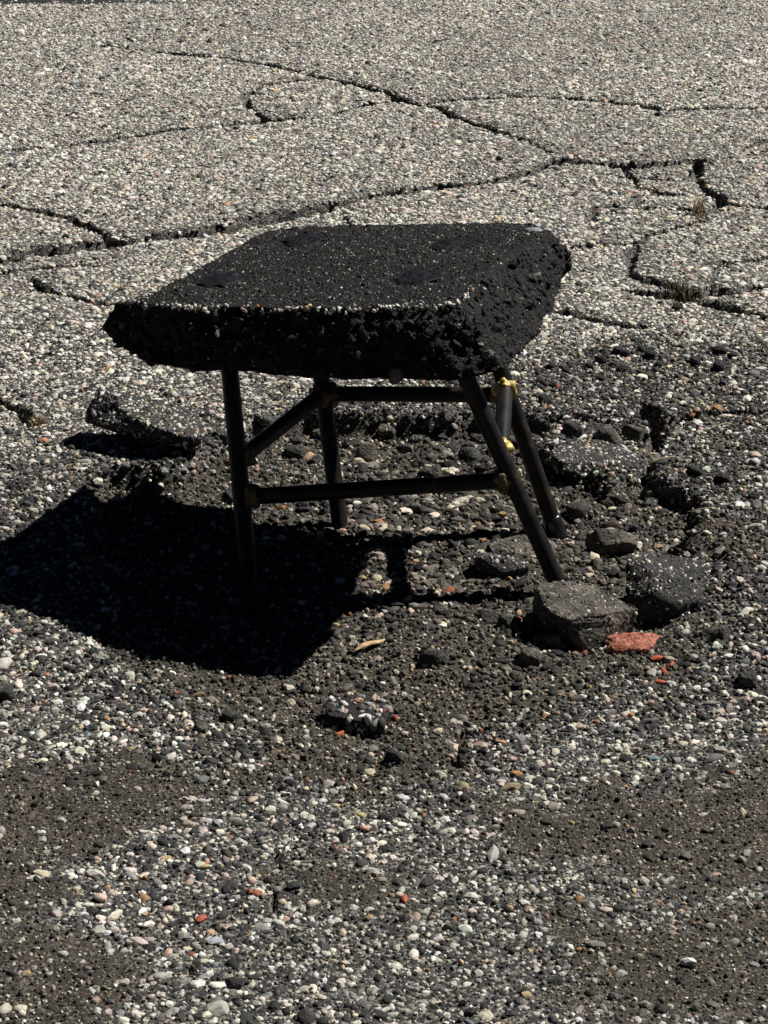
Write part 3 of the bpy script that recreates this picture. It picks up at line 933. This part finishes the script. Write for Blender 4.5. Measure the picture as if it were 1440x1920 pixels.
for j, (x, y, s, lb) in enumerate([(.299, 2.066, .0075, 'red brick crumb nearest the brick fragment'), (.313, 2.05, .005, 'small red brick crumb right of the nearest crumb'), (.302, 2.03, .0055, 'red-brown brick crumb below the nearest crumb'), (.293, 1.998, .0065, 'red brick crumb farthest in front of the brick fragment'),
                                   (-.045, 1.895, .0055, 'red crumb on the dirt below the conglomerate lump'), (-.045, 1.675, .004, 'tiny red crumb in the front middle asphalt'), (-.105, 1.635, .0045, 'tiny red crumb left of the front seam'), (-.16, 1.562, .0055, 'red-brown chip in the bottom left asphalt'), (.018, 1.59, .005, 'red chip in the bottom middle asphalt')]):
    stone_object('brick_crumb', (x, y, ground_z(x, y) + s * .4), (s * 1.2, s * .8, s * .6), (0, 0, j), (.36, .085, .045), label=lb, category='brick crumb', group='red brick crumbs')


# ------------------------------------------------------------------ the stool
def tube_mesh(name, a, b, rad, seg=22, rings=10, bevel=.0015, wob=.0003):
    a = np.array(a, float); b = np.array(b, float); d = b - a; Lg = np.linalg.norm(d); d /= Lg
    ref = np.array([0, 0, 1.]) if abs(d[2]) < .9 else np.array([1., 0, 0])
    e1 = np.cross(d, ref); e1 /= np.linalg.norm(e1); e2 = np.cross(d, e1)
    ts = np.concatenate([[0, bevel], np.linspace(bevel * 3, Lg - bevel * 3, rings), [Lg - bevel, Lg]])
    rs = np.full(len(ts), rad); rs[0] -= bevel; rs[-1] -= bevel
    th = np.linspace(0, 2 * np.pi, seg, endpoint=False)
    V = []
    for t, rr in zip(ts, rs):
        rv = rr + wob * noise3(np.cos(th) * 2 + a[0] * 9, np.sin(th) * 2, t * 30)
        V.append(a + d * t + np.outer(np.cos(th) * rv, e1) + np.outer(np.sin(th) * rv, e2))
    V = np.concatenate(V + [a[None], b[None]])
    F = []
    nrg = len(ts)
    for i in range(nrg - 1):
        for j in range(seg):
            k2 = (j + 1) % seg
            F.append((i * seg + j, i * seg + k2, (i + 1) * seg + k2)); F.append((i * seg + j, (i + 1) * seg + k2, (i + 1) * seg + j))
    ca, cb = nrg * seg, nrg * seg + 1
    for j in range(seg):
        k2 = (j + 1) % seg
        F.append((ca, k2, j)); F.append((cb, (nrg - 1) * seg + j, (nrg - 1) * seg + k2))
    me = mesh_np(name, V, np.array(F))
    return me


def slab_z(x, y):        # top plane of the seat: it leans down to the back left
    return .372 + .11 * (x - .13) - .05 * (y - 2.25)


STOOL_AT = (0.0, 2.33, 0.0)
stool = empty('stool', STOOL_AT, label='stool with a broken black asphalt slab seat on four welded pipe legs', category='stool')
ORG = np.array(STOOL_AT)
LEGS = {'fl': ((-.153, 2.206, 0), (-.192, 2.410, .329)), 'bl': ((-.055, 2.430, 0), (-.100, 2.564, .331)),
        'fr': ((.208, 2.238, 0), (.042, 2.326, .359)), 'br': ((.213, 2.422, 0), (.086, 2.462, .357))}
PIPE = .0104
LEG_LABEL = {'fl': 'upright near left leg', 'bl': 'upright far left leg', 'fr': 'splayed near right leg', 'br': 'splayed far right leg with a black cap'}


def on_leg(k, z):
    a, b = (np.array(v, float) for v in LEGS[k])
    return a + (b - a) * (z - a[2]) / (b[2] - a[2])


for kx, (a, b) in LEGS.items():
    g = ground_z(a[0], a[1])
    foot = on_leg(kx, min(g, .004) - .004)
    top = on_leg(kx, slab_z(b[0], b[1]) - .022)
    leg = link('leg', tube_mesh('leg', foot - ORG, top - ORG, PIPE), MAT_STEEL, stool, label=LEG_LABEL[kx])
    if kx == 'br':
        d = (top - foot) / np.linalg.norm(top - foot)
        link('foot_cap', tube_mesh('foot_cap', foot - d * .002 - ORG, foot + d * .034 - ORG, PIPE + .0016, bevel=.003), MAT_RUBBER, leg)
    if kx == 'fr':
        d = (top - foot) / np.linalg.norm(top - foot)
        link('foot_cap', tube_mesh('foot_cap', foot - ORG, foot + d * .022 - ORG, PIPE + .0009, bevel=.002), MAT_STEEL, leg)


def lateral_end(p, q, gap):
    d = q - p; d /= np.linalg.norm(d)
    return p + d * gap


BARS = {'front': (('fl', .107), ('fr', .130)), 'left': (('fl', .144), ('bl', .153)), 'back': (('bl', .152), ('br', .170)), 'right': (('fr', .159), ('br', .182))}
for nm, ((k1, z1), (k2, z2)) in BARS.items():
    p, q = on_leg(k1, z1), on_leg(k2, z2)
    bar = link('stretcher', tube_mesh('stretcher', lateral_end(p, q, .006) - ORG, lateral_end(q, p, .006) - ORG, PIPE * .94), MAT_STEEL, stool, label=f'{nm} stretcher pipe')
    for (p0, q0, kk) in ((p, q, k1), (q, p, k2)):
        d = (q0 - p0) / np.linalg.norm(q0 - p0)
        c = p0 + d * (PIPE + .0015)
        V, F = ICO[4]
        sd = abs(hash((nm, kk))) % 97 if False else sum(map(ord, nm + kk)) % 97
        # a lumpy braze collar round the joint
        ring = V - np.outer(V @ d, d)
        W = ring * .0150 + np.outer(V @ d, d) * .0120
        W = W * (.93 + .50 * fbm(V[:, 0] * 1.2 + sd, V[:, 1] * 1.2, V[:, 2] * 1.2, 2) + .10 * noise3(V[:, 0] * 6 + sd, V[:, 1] * 6, V[:, 2] * 6))[:, None]
        link('weld_bead', mesh_np('weld_bead', W + c - ORG, F), MAT_SUNLIT_BRASS if nm == 'right' else MAT_SHADED_BRASS, stool)

# seat slab: corners of its upper and lower outline, in metres
TOP = [(-.285, 2.352), (-.236, 2.306), (-.161, 2.275), (-.094, 2.245), (-.023, 2.219), (.040, 2.201), (.082, 2.200), (.111, 2.303), (.149, 2.396), (.201, 2.472), (.182, 2.519), (.118, 2.550), (.033, 2.581), (-.054, 2.617), (-.119, 2.635), (-.156, 2.620), (-.191, 2.542), (-.225, 2.465), (-.262, 2.388)]
BOT = {0: (-.303, 2.331, .268), 1: (-.248, 2.280, .264), 2: (-.173, 2.248, .272), 3: (-.103, 2.220, .278), 4: (-.017, 2.173, .290), 5: (.074, 2.138, .301), 6: (.126, 2.149, .311), 7: (.158, 2.228, .314), 8: (.198, 2.344, .319), 9: (.224, 2.494, .325)}
top3 = np.array([(x, y, slab_z(x, y)) for x, y in TOP])
cen = top3.mean(0)
bot3 = top3.copy()
for i in range(len(TOP)):
    if i in BOT:
        bot3[i] = BOT[i]
    else:
        bot3[i] = top3[i] + np.array([0, 0, -.062 + .006 * (i % 2)])
        bot3[i][:2] += (cen[:2] - top3[i][:2]) * .05
mid3 = .5 * (top3 + bot3)
out = mid3 - cen; out[:, 2] = 0; out /= np.linalg.norm(out, axis=1, keepdims=True)
mid3 += out * .004
mid3[0] = (-.333, 2.371, .285)
mid3[18] += np.array([-.028, -.004, .0])
mid3[9] = (.221, 2.455, .346)
NP_ = 460


def resample(poly):
    p = np.vstack([poly, poly[:1]])
    n_ = len(poly)
    seglen = np.linalg.norm(np.diff(np.vstack([top3, top3[:1]]), axis=0), axis=1)
    cum = np.concatenate([[0], np.cumsum(seglen)])
    t = np.linspace(0, cum[-1], NP_, endpoint=False)
    res = np.stack([np.interp(t, cum, p[:, k]) for k in range(3)], 1)
    # soften the corners
    for _ in range(4):
        res = .5 * res + .25 * np.roll(res, 1, 0) + .25 * np.roll(res, -1, 0)
    return res


tr, mr, br = resample(top3), resample(mid3), resample(bot3)
rings = []
c_top = np.array([cen[0], cen[1], slab_z(cen[0], cen[1])])
for s_ in np.linspace(.03, 1, 46):
    q = c_top + (tr - c_top) * s_
    rings.append(('top', q, s_))
for s_ in np.linspace(0, 1, 26)[1:]:
    q = (1 - s_) ** 2 * tr + 2 * s_ * (1 - s_) * (2 * mr - .5 * tr - .5 * br) + s_ ** 2 * br
    rings.append(('side', q, s_))
c_bot = br.mean(0)
for s_ in np.linspace(1, .03, 14)[1:]:
    rings.append(('bottom', c_bot + (br - c_bot) * s_, s_))
SV = []
plugs = [np.array(LEGS[k][1]) for k in ('fl', 'bl', 'fr', 'br')]
for kind, q, s_ in rings:
    q = q.copy()
    o2 = q - cen; o2[:, 2] *= .3; o2 /= np.linalg.norm(o2, axis=1, keepdims=True) + 1e-9
    big_n = fbm(q[:, 0] * 16, q[:, 1] * 16, q[:, 2] * 22, 3)
    fine_n = fbm(q[:, 0] * 95, q[:, 1] * 95, q[:, 2] * 95, 3)
    if kind == 'top':
        edge = sstep(.86, 1.0, s_)
        q[:, 2] += .0022 * fine_n + .0025 * big_n - .004 * edge * np.clip(big_n + .2, 0, 1)
        q += o2 * (.005 * big_n * edge)[:, None]
        for pl in plugs:
            dd = np.hypot(q[:, 0] - pl[0], q[:, 1] - pl[1])
            q[:, 2] -= .0065 * np.exp(-(dd / .030) ** 2)
    elif kind == 'side':
        amp = np.minimum(1, s_ * 6)
        q += o2 * ((.010 * big_n + .0055 * fine_n) * amp + .005 * big_n)[:, None]
        q[:, 2] += .003 * fine_n * amp
    else:
        q[:, 2] += .006 * big_n + .004 * fine_n
        q += o2 * (.010 * big_n * s_ ** 4)[:, None]
    SV.append(q)
nrg = len(SV)
SV = np.concatenate(SV + [c_top[None], c_bot[None]])
ia = np.arange(NP_); ib = (ia + 1) % NP_
SF = []
for i in range(nrg - 1):
    a0, a1, b0, b1 = i * NP_ + ia, i * NP_ + ib, (i + 1) * NP_ + ia, (i + 1) * NP_ + ib
    SF.append(np.stack([a0, b0, b1], 1)); SF.append(np.stack([a0, b1, a1], 1))
SF.append(np.stack([np.full(NP_, nrg * NP_), ia, ib], 1))
SF.append(np.stack([np.full(NP_, nrg * NP_ + 1), (nrg - 1) * NP_ + ib, (nrg - 1) * NP_ + ia], 1))
SF = np.concatenate(SF)
seat = link('seat', mesh_np('seat', SV - ORG, SF), MAT_SEAT, stool, label='thick broken slab of black asphalt used as seat')
# stones showing in the slab: tarred ones everywhere, pale ones along the front upper edge
W_TAR = [1.0, .8, .8, 2, 5, 12, 40, 60, .6, .3, 0, 1, .5, .3]
add_stones_on('tarred_stones', SV - ORG, SF, 9500, .0011, .0030, W_TAR, seat, 301, -.5, mat=MAT_ST_TAR, gain=.25, sink=.35)
# angular broken stones standing out of the fractured sides
side_f = SF[(SF[:, 0] >= 47 * NP_) & (SF[:, 0] < 69 * NP_)]
bs = add_stones_on('fractured_stones', SV - ORG, side_f, 620, .0030, .0075, W_TAR, seat, 305, -2, mat=MAT_ST_TAR, gain=.27, sink=.30)
bs.data.polygons.foreach_set('use_smooth', np.zeros(len(bs.data.polygons), bool))
add_stones_on('glinting_stones', SV - ORG, SF, 90, .0018, .0034, [20, 14, 6, 14, 12, 4, 0, 0, 3, 1, 0, 3, 0, 2], seat, 306, .3, gain=.85, sink=.62)
# worn grey stone faces flush with the top, rubbed less round the plugs
top_f = SF[SF[:, 0] < 44 * NP_]
tc_ = SV[top_f].mean(1)
clear = np.ones(len(top_f), bool)
for pl in plugs:
    clear &= np.hypot(tc_[:, 0] - pl[0], (tc_[:, 1] - pl[1])) > .036 * (1 + .5 * fbm(tc_[:, 0] * 30, tc_[:, 1] * 30, 3.0, 2))
add_stones_on('worn_stones', SV - ORG, top_f[clear], 3400, .0010, .0027, [2, 2, 2, 6, 16, 34, 30, 10, .5, .2, 0, 1, .3, .3], seat, 307, .3, mat=MAT_ST_TAR, gain=.9, sink=.72)
r3 = np.random.default_rng(302)
front_ring = SV[45 * NP_:46 * NP_]
cand = [i for i in range(NP_) if front_ring[i][1] < 2.37 and front_ring[i][0] < .10 and front_ring[i][1] < 2.35 - .3 * front_ring[i][0]]
ed = r3.choice(cand, 190)
EP = front_ring[ed] + r3.normal(size=(190, 3)) * np.array([.002, .0035, .0018]) + np.array([0, -.001, -.001])
er = r3.uniform(.0014, .0034, 190)
EC, _ = palette(190, [22, 18, 8, 16, 14, 10, 8, 4, 3, 1, 0, 2, 1, 2], r3)
link('edge_stones', stones_mesh('edge_stones', EP - ORG, np.stack([er * 1.2, er, er * .9], 1), r3.uniform(0, 6.28, (190, 3)), EC), MAT_ST_VERT, seat, kind='stuff')
add_stones_on('pale_stones', SV - ORG, SF, 520, .0007, .0022, [20, 12, 6, 14, 14, 6, 2, 0, 3, 1, 0, 1, 0, 2], seat, 303, .5, gain=.9, sink=.35)
# plugs of bitumen where the legs come up through the slab
for j, pl in enumerate(plugs):
    V, F = ICO[4]
    W = V * np.array([.036, .034, .0046])
    W = W * (1 + .5 * fbm(V[:, 0] * 1.9 + 9 * j, V[:, 1] * 1.7, V[:, 2] * 1.7, 3))[:, None]
    W[:, 2] += .0022 * fbm(V[:, 0] * 4 + j, V[:, 1] * 4, 0 * V[:, 2], 2) + .11 * W[:, 0] - .05 * W[:, 1]
    link('bitumen_plug', mesh_np('bitumen_plug', W + np.array([pl[0], pl[1], slab_z(pl[0], pl[1]) - .0043]) - ORG, F), MAT_PLUG, seat)
# grey scuff stone at the far corner
V, F = ICO[3]
W = V * np.array([.011, .010, .004]); W = W * (1 + .4 * fbm(V[:, 0] * 2, V[:, 1] * 2, V[:, 2] * 2, 3))[:, None]
link('corner_stone', mesh_np('corner_stone', W + np.array([.181, 2.481, slab_z(.181, 2.481) - .001]) - ORG, F), simple_material('grey_stone', (.10, .11, .12), (.24, .25, .26), 200), seat, label='pale grey stone at the far corner of the slab')


# ------------------------------------------------------------------ litter: splinter, straws, moss in the cracks
def ribbon_tube(name, pts, rad, mat, flat=1.0, **props):
    pts = np.array(pts, float); n_ = len(pts); seg = 7
    th = np.linspace(0, 2 * np.pi, seg, endpoint=False)
    tg = np.gradient(pts, axis=0); tg /= np.linalg.norm(tg, axis=1, keepdims=True)
    V = []
    for i in range(n_):
        s1 = np.cross(tg[i], [0, 0, 1]); s1 /= np.linalg.norm(s1) + 1e-9
        s2 = np.cross(s1, tg[i])
        rr = rad * (1 - .75 * abs(2 * i / (n_ - 1) - 1) ** 3)
        V.append(pts[i] + np.outer(np.cos(th) * rr, s1) + np.outer(np.sin(th) * rr * flat, s2))
    V = np.concatenate(V)
    F = []
    for i in range(n_ - 1):
        for j in range(seg):
            k2 = (j + 1) % seg
            F.append((i * seg + j, i * seg + k2, (i + 1) * seg + k2, (i + 1) * seg + j))
    me = mesh_np(name, V, np.array(F))
    return link(name, me, mat, **props)


z0 = ground_z(-.016, 2.079)
t = np.linspace(0, 1, 12)
ribbon_tube('wood_splinter', np.stack([-.031 + .032 * t, 2.066 + .030 * t, z0 + .006 + .002 * np.sin(t * 5)], 1), .0046, MAT_WOOD, .35, label='yellow-brown wood splinter lying in front of the slab shadow', category='wood splinter')
STRAWS = [((.372, 2.392), (.410, 2.398), .0009, 'thin curved straw on the brown dirt right of the stool'),
          ((.33, 2.600), (.352, 2.562), .0009, 'pale straw sticking up by the flat remnant'),
          ((.275, 2.645), (.262, 2.60), .0008, 'second pale straw behind the flat remnant'),
          ((.39, 2.352), (.43, 2.345), .0009, 'short straw over the pale triangular stone'),
          ((.345, 2.56), (.385, 2.575), .0012, 'flat pale stalk right of the flat remnant'),
          ((.43, 2.66), (.47, 2.69), .0009, 'straw lying on the pavement right of the crack'),
          ((.40, 2.60), (.415, 2.555), .0008, 'thin stalk near the right crack')]
for (a, b, rr, lb) in STRAWS:
    t = np.linspace(0, 1, 9)
    xs = a[0] + (b[0] - a[0]) * t + .004 * np.sin(t * 3.1); ysx = a[1] + (b[1] - a[1]) * t
    zs = np.array([ground_z(x_, y_) for x_, y_ in zip(xs, ysx)]).max() + .004 + .004 * np.sin(t * 3.1)
    if 'big dusty lump' in lb:
        zs = zs + .055
    ribbon_tube('straw', np.stack([xs, ysx, zs], 1), rr, MAT_STRAW, .7, label=lb, category='straw')


def tuft(label, x, y, length, width, count, hgt, seed, ang=0.0, mat=None):
    r = np.random.default_rng(seed)
    Vs, Fs = [], []
    for i in range(count):
        a = r.normal(0, .38) * length; b = r.normal(0, .38) * width
        bx = x + a * math.cos(ang) - b * math.sin(ang); by = y + a * math.sin(ang) + b * math.cos(ang)
        h_ = hgt * r.uniform(.4, 1.1); th = r.uniform(0, 6.28); lean = r.uniform(.2, 1.0) * h_
        w_ = r.uniform(.0006, .0013)
        zz = float(fz[0]) if False else None
        Vs.append((bx, by, h_, th, lean, w_))
    arr = np.array(Vs)
    z_ = terrain(arr[:, 0], arr[:, 1])[0]
    V, F = [], []
    for (bx, by, h_, th, lean, w_), zz in zip(arr, z_):
        dx, dy = math.cos(th), math.sin(th); sx, sy = -dy * w_, dx * w_
        o = len(V)
        V += [(bx - sx, by - sy, zz - .002), (bx + sx, by + sy, zz - .002), (bx + dx * lean * .4 + sx * .8, by + dy * lean * .4 + sy * .8, zz + h_ * .65), (bx + dx * lean * .4 - sx * .8, by + dy * lean * .4 - sy * .8, zz + h_ * .65),
              (bx + dx * lean, by + dy * lean, zz + h_)]
        F += [(o, o + 1, o + 2), (o, o + 2, o + 3), (o + 3, o + 2, o + 4)]
    link('moss_tuft', mesh_np('moss_tuft', V, np.array(F), False), mat or MAT_MOSS, label=label, category='moss')


tuft('long olive moss cushion in the left end of the main crack', -.535, 3.512, .10, .022, 420, .016, 1, .25)
tuft('short olive moss cushion in the main crack behind the seat corner', -.305, 3.606, .055, .018, 240, .015, 2, .15)
tuft('greenish moss tuft in the main crack right of the seat middle', .015, 3.862, .045, .020, 200, .018, 3, .5)
tuft('brown moss streak in the main crack between two moss tufts', -.080, 3.797, .06, .014, 160, .012, 4, .6, MAT_STRAW)
tuft('brown dry grass tuft in the right crack', .482, 3.268, .045, .035, 240, .026, 5, 0)
tuft('dry grass sprig by the upper right crack', .568, 3.742, .018, .03, 60, .03, 6, 0, MAT_STRAW)
tuft('dry rusty weed left of the tilted plate', -.470, 2.70, .018, .014, 60, .016, 7, 0, MAT_STRAW)
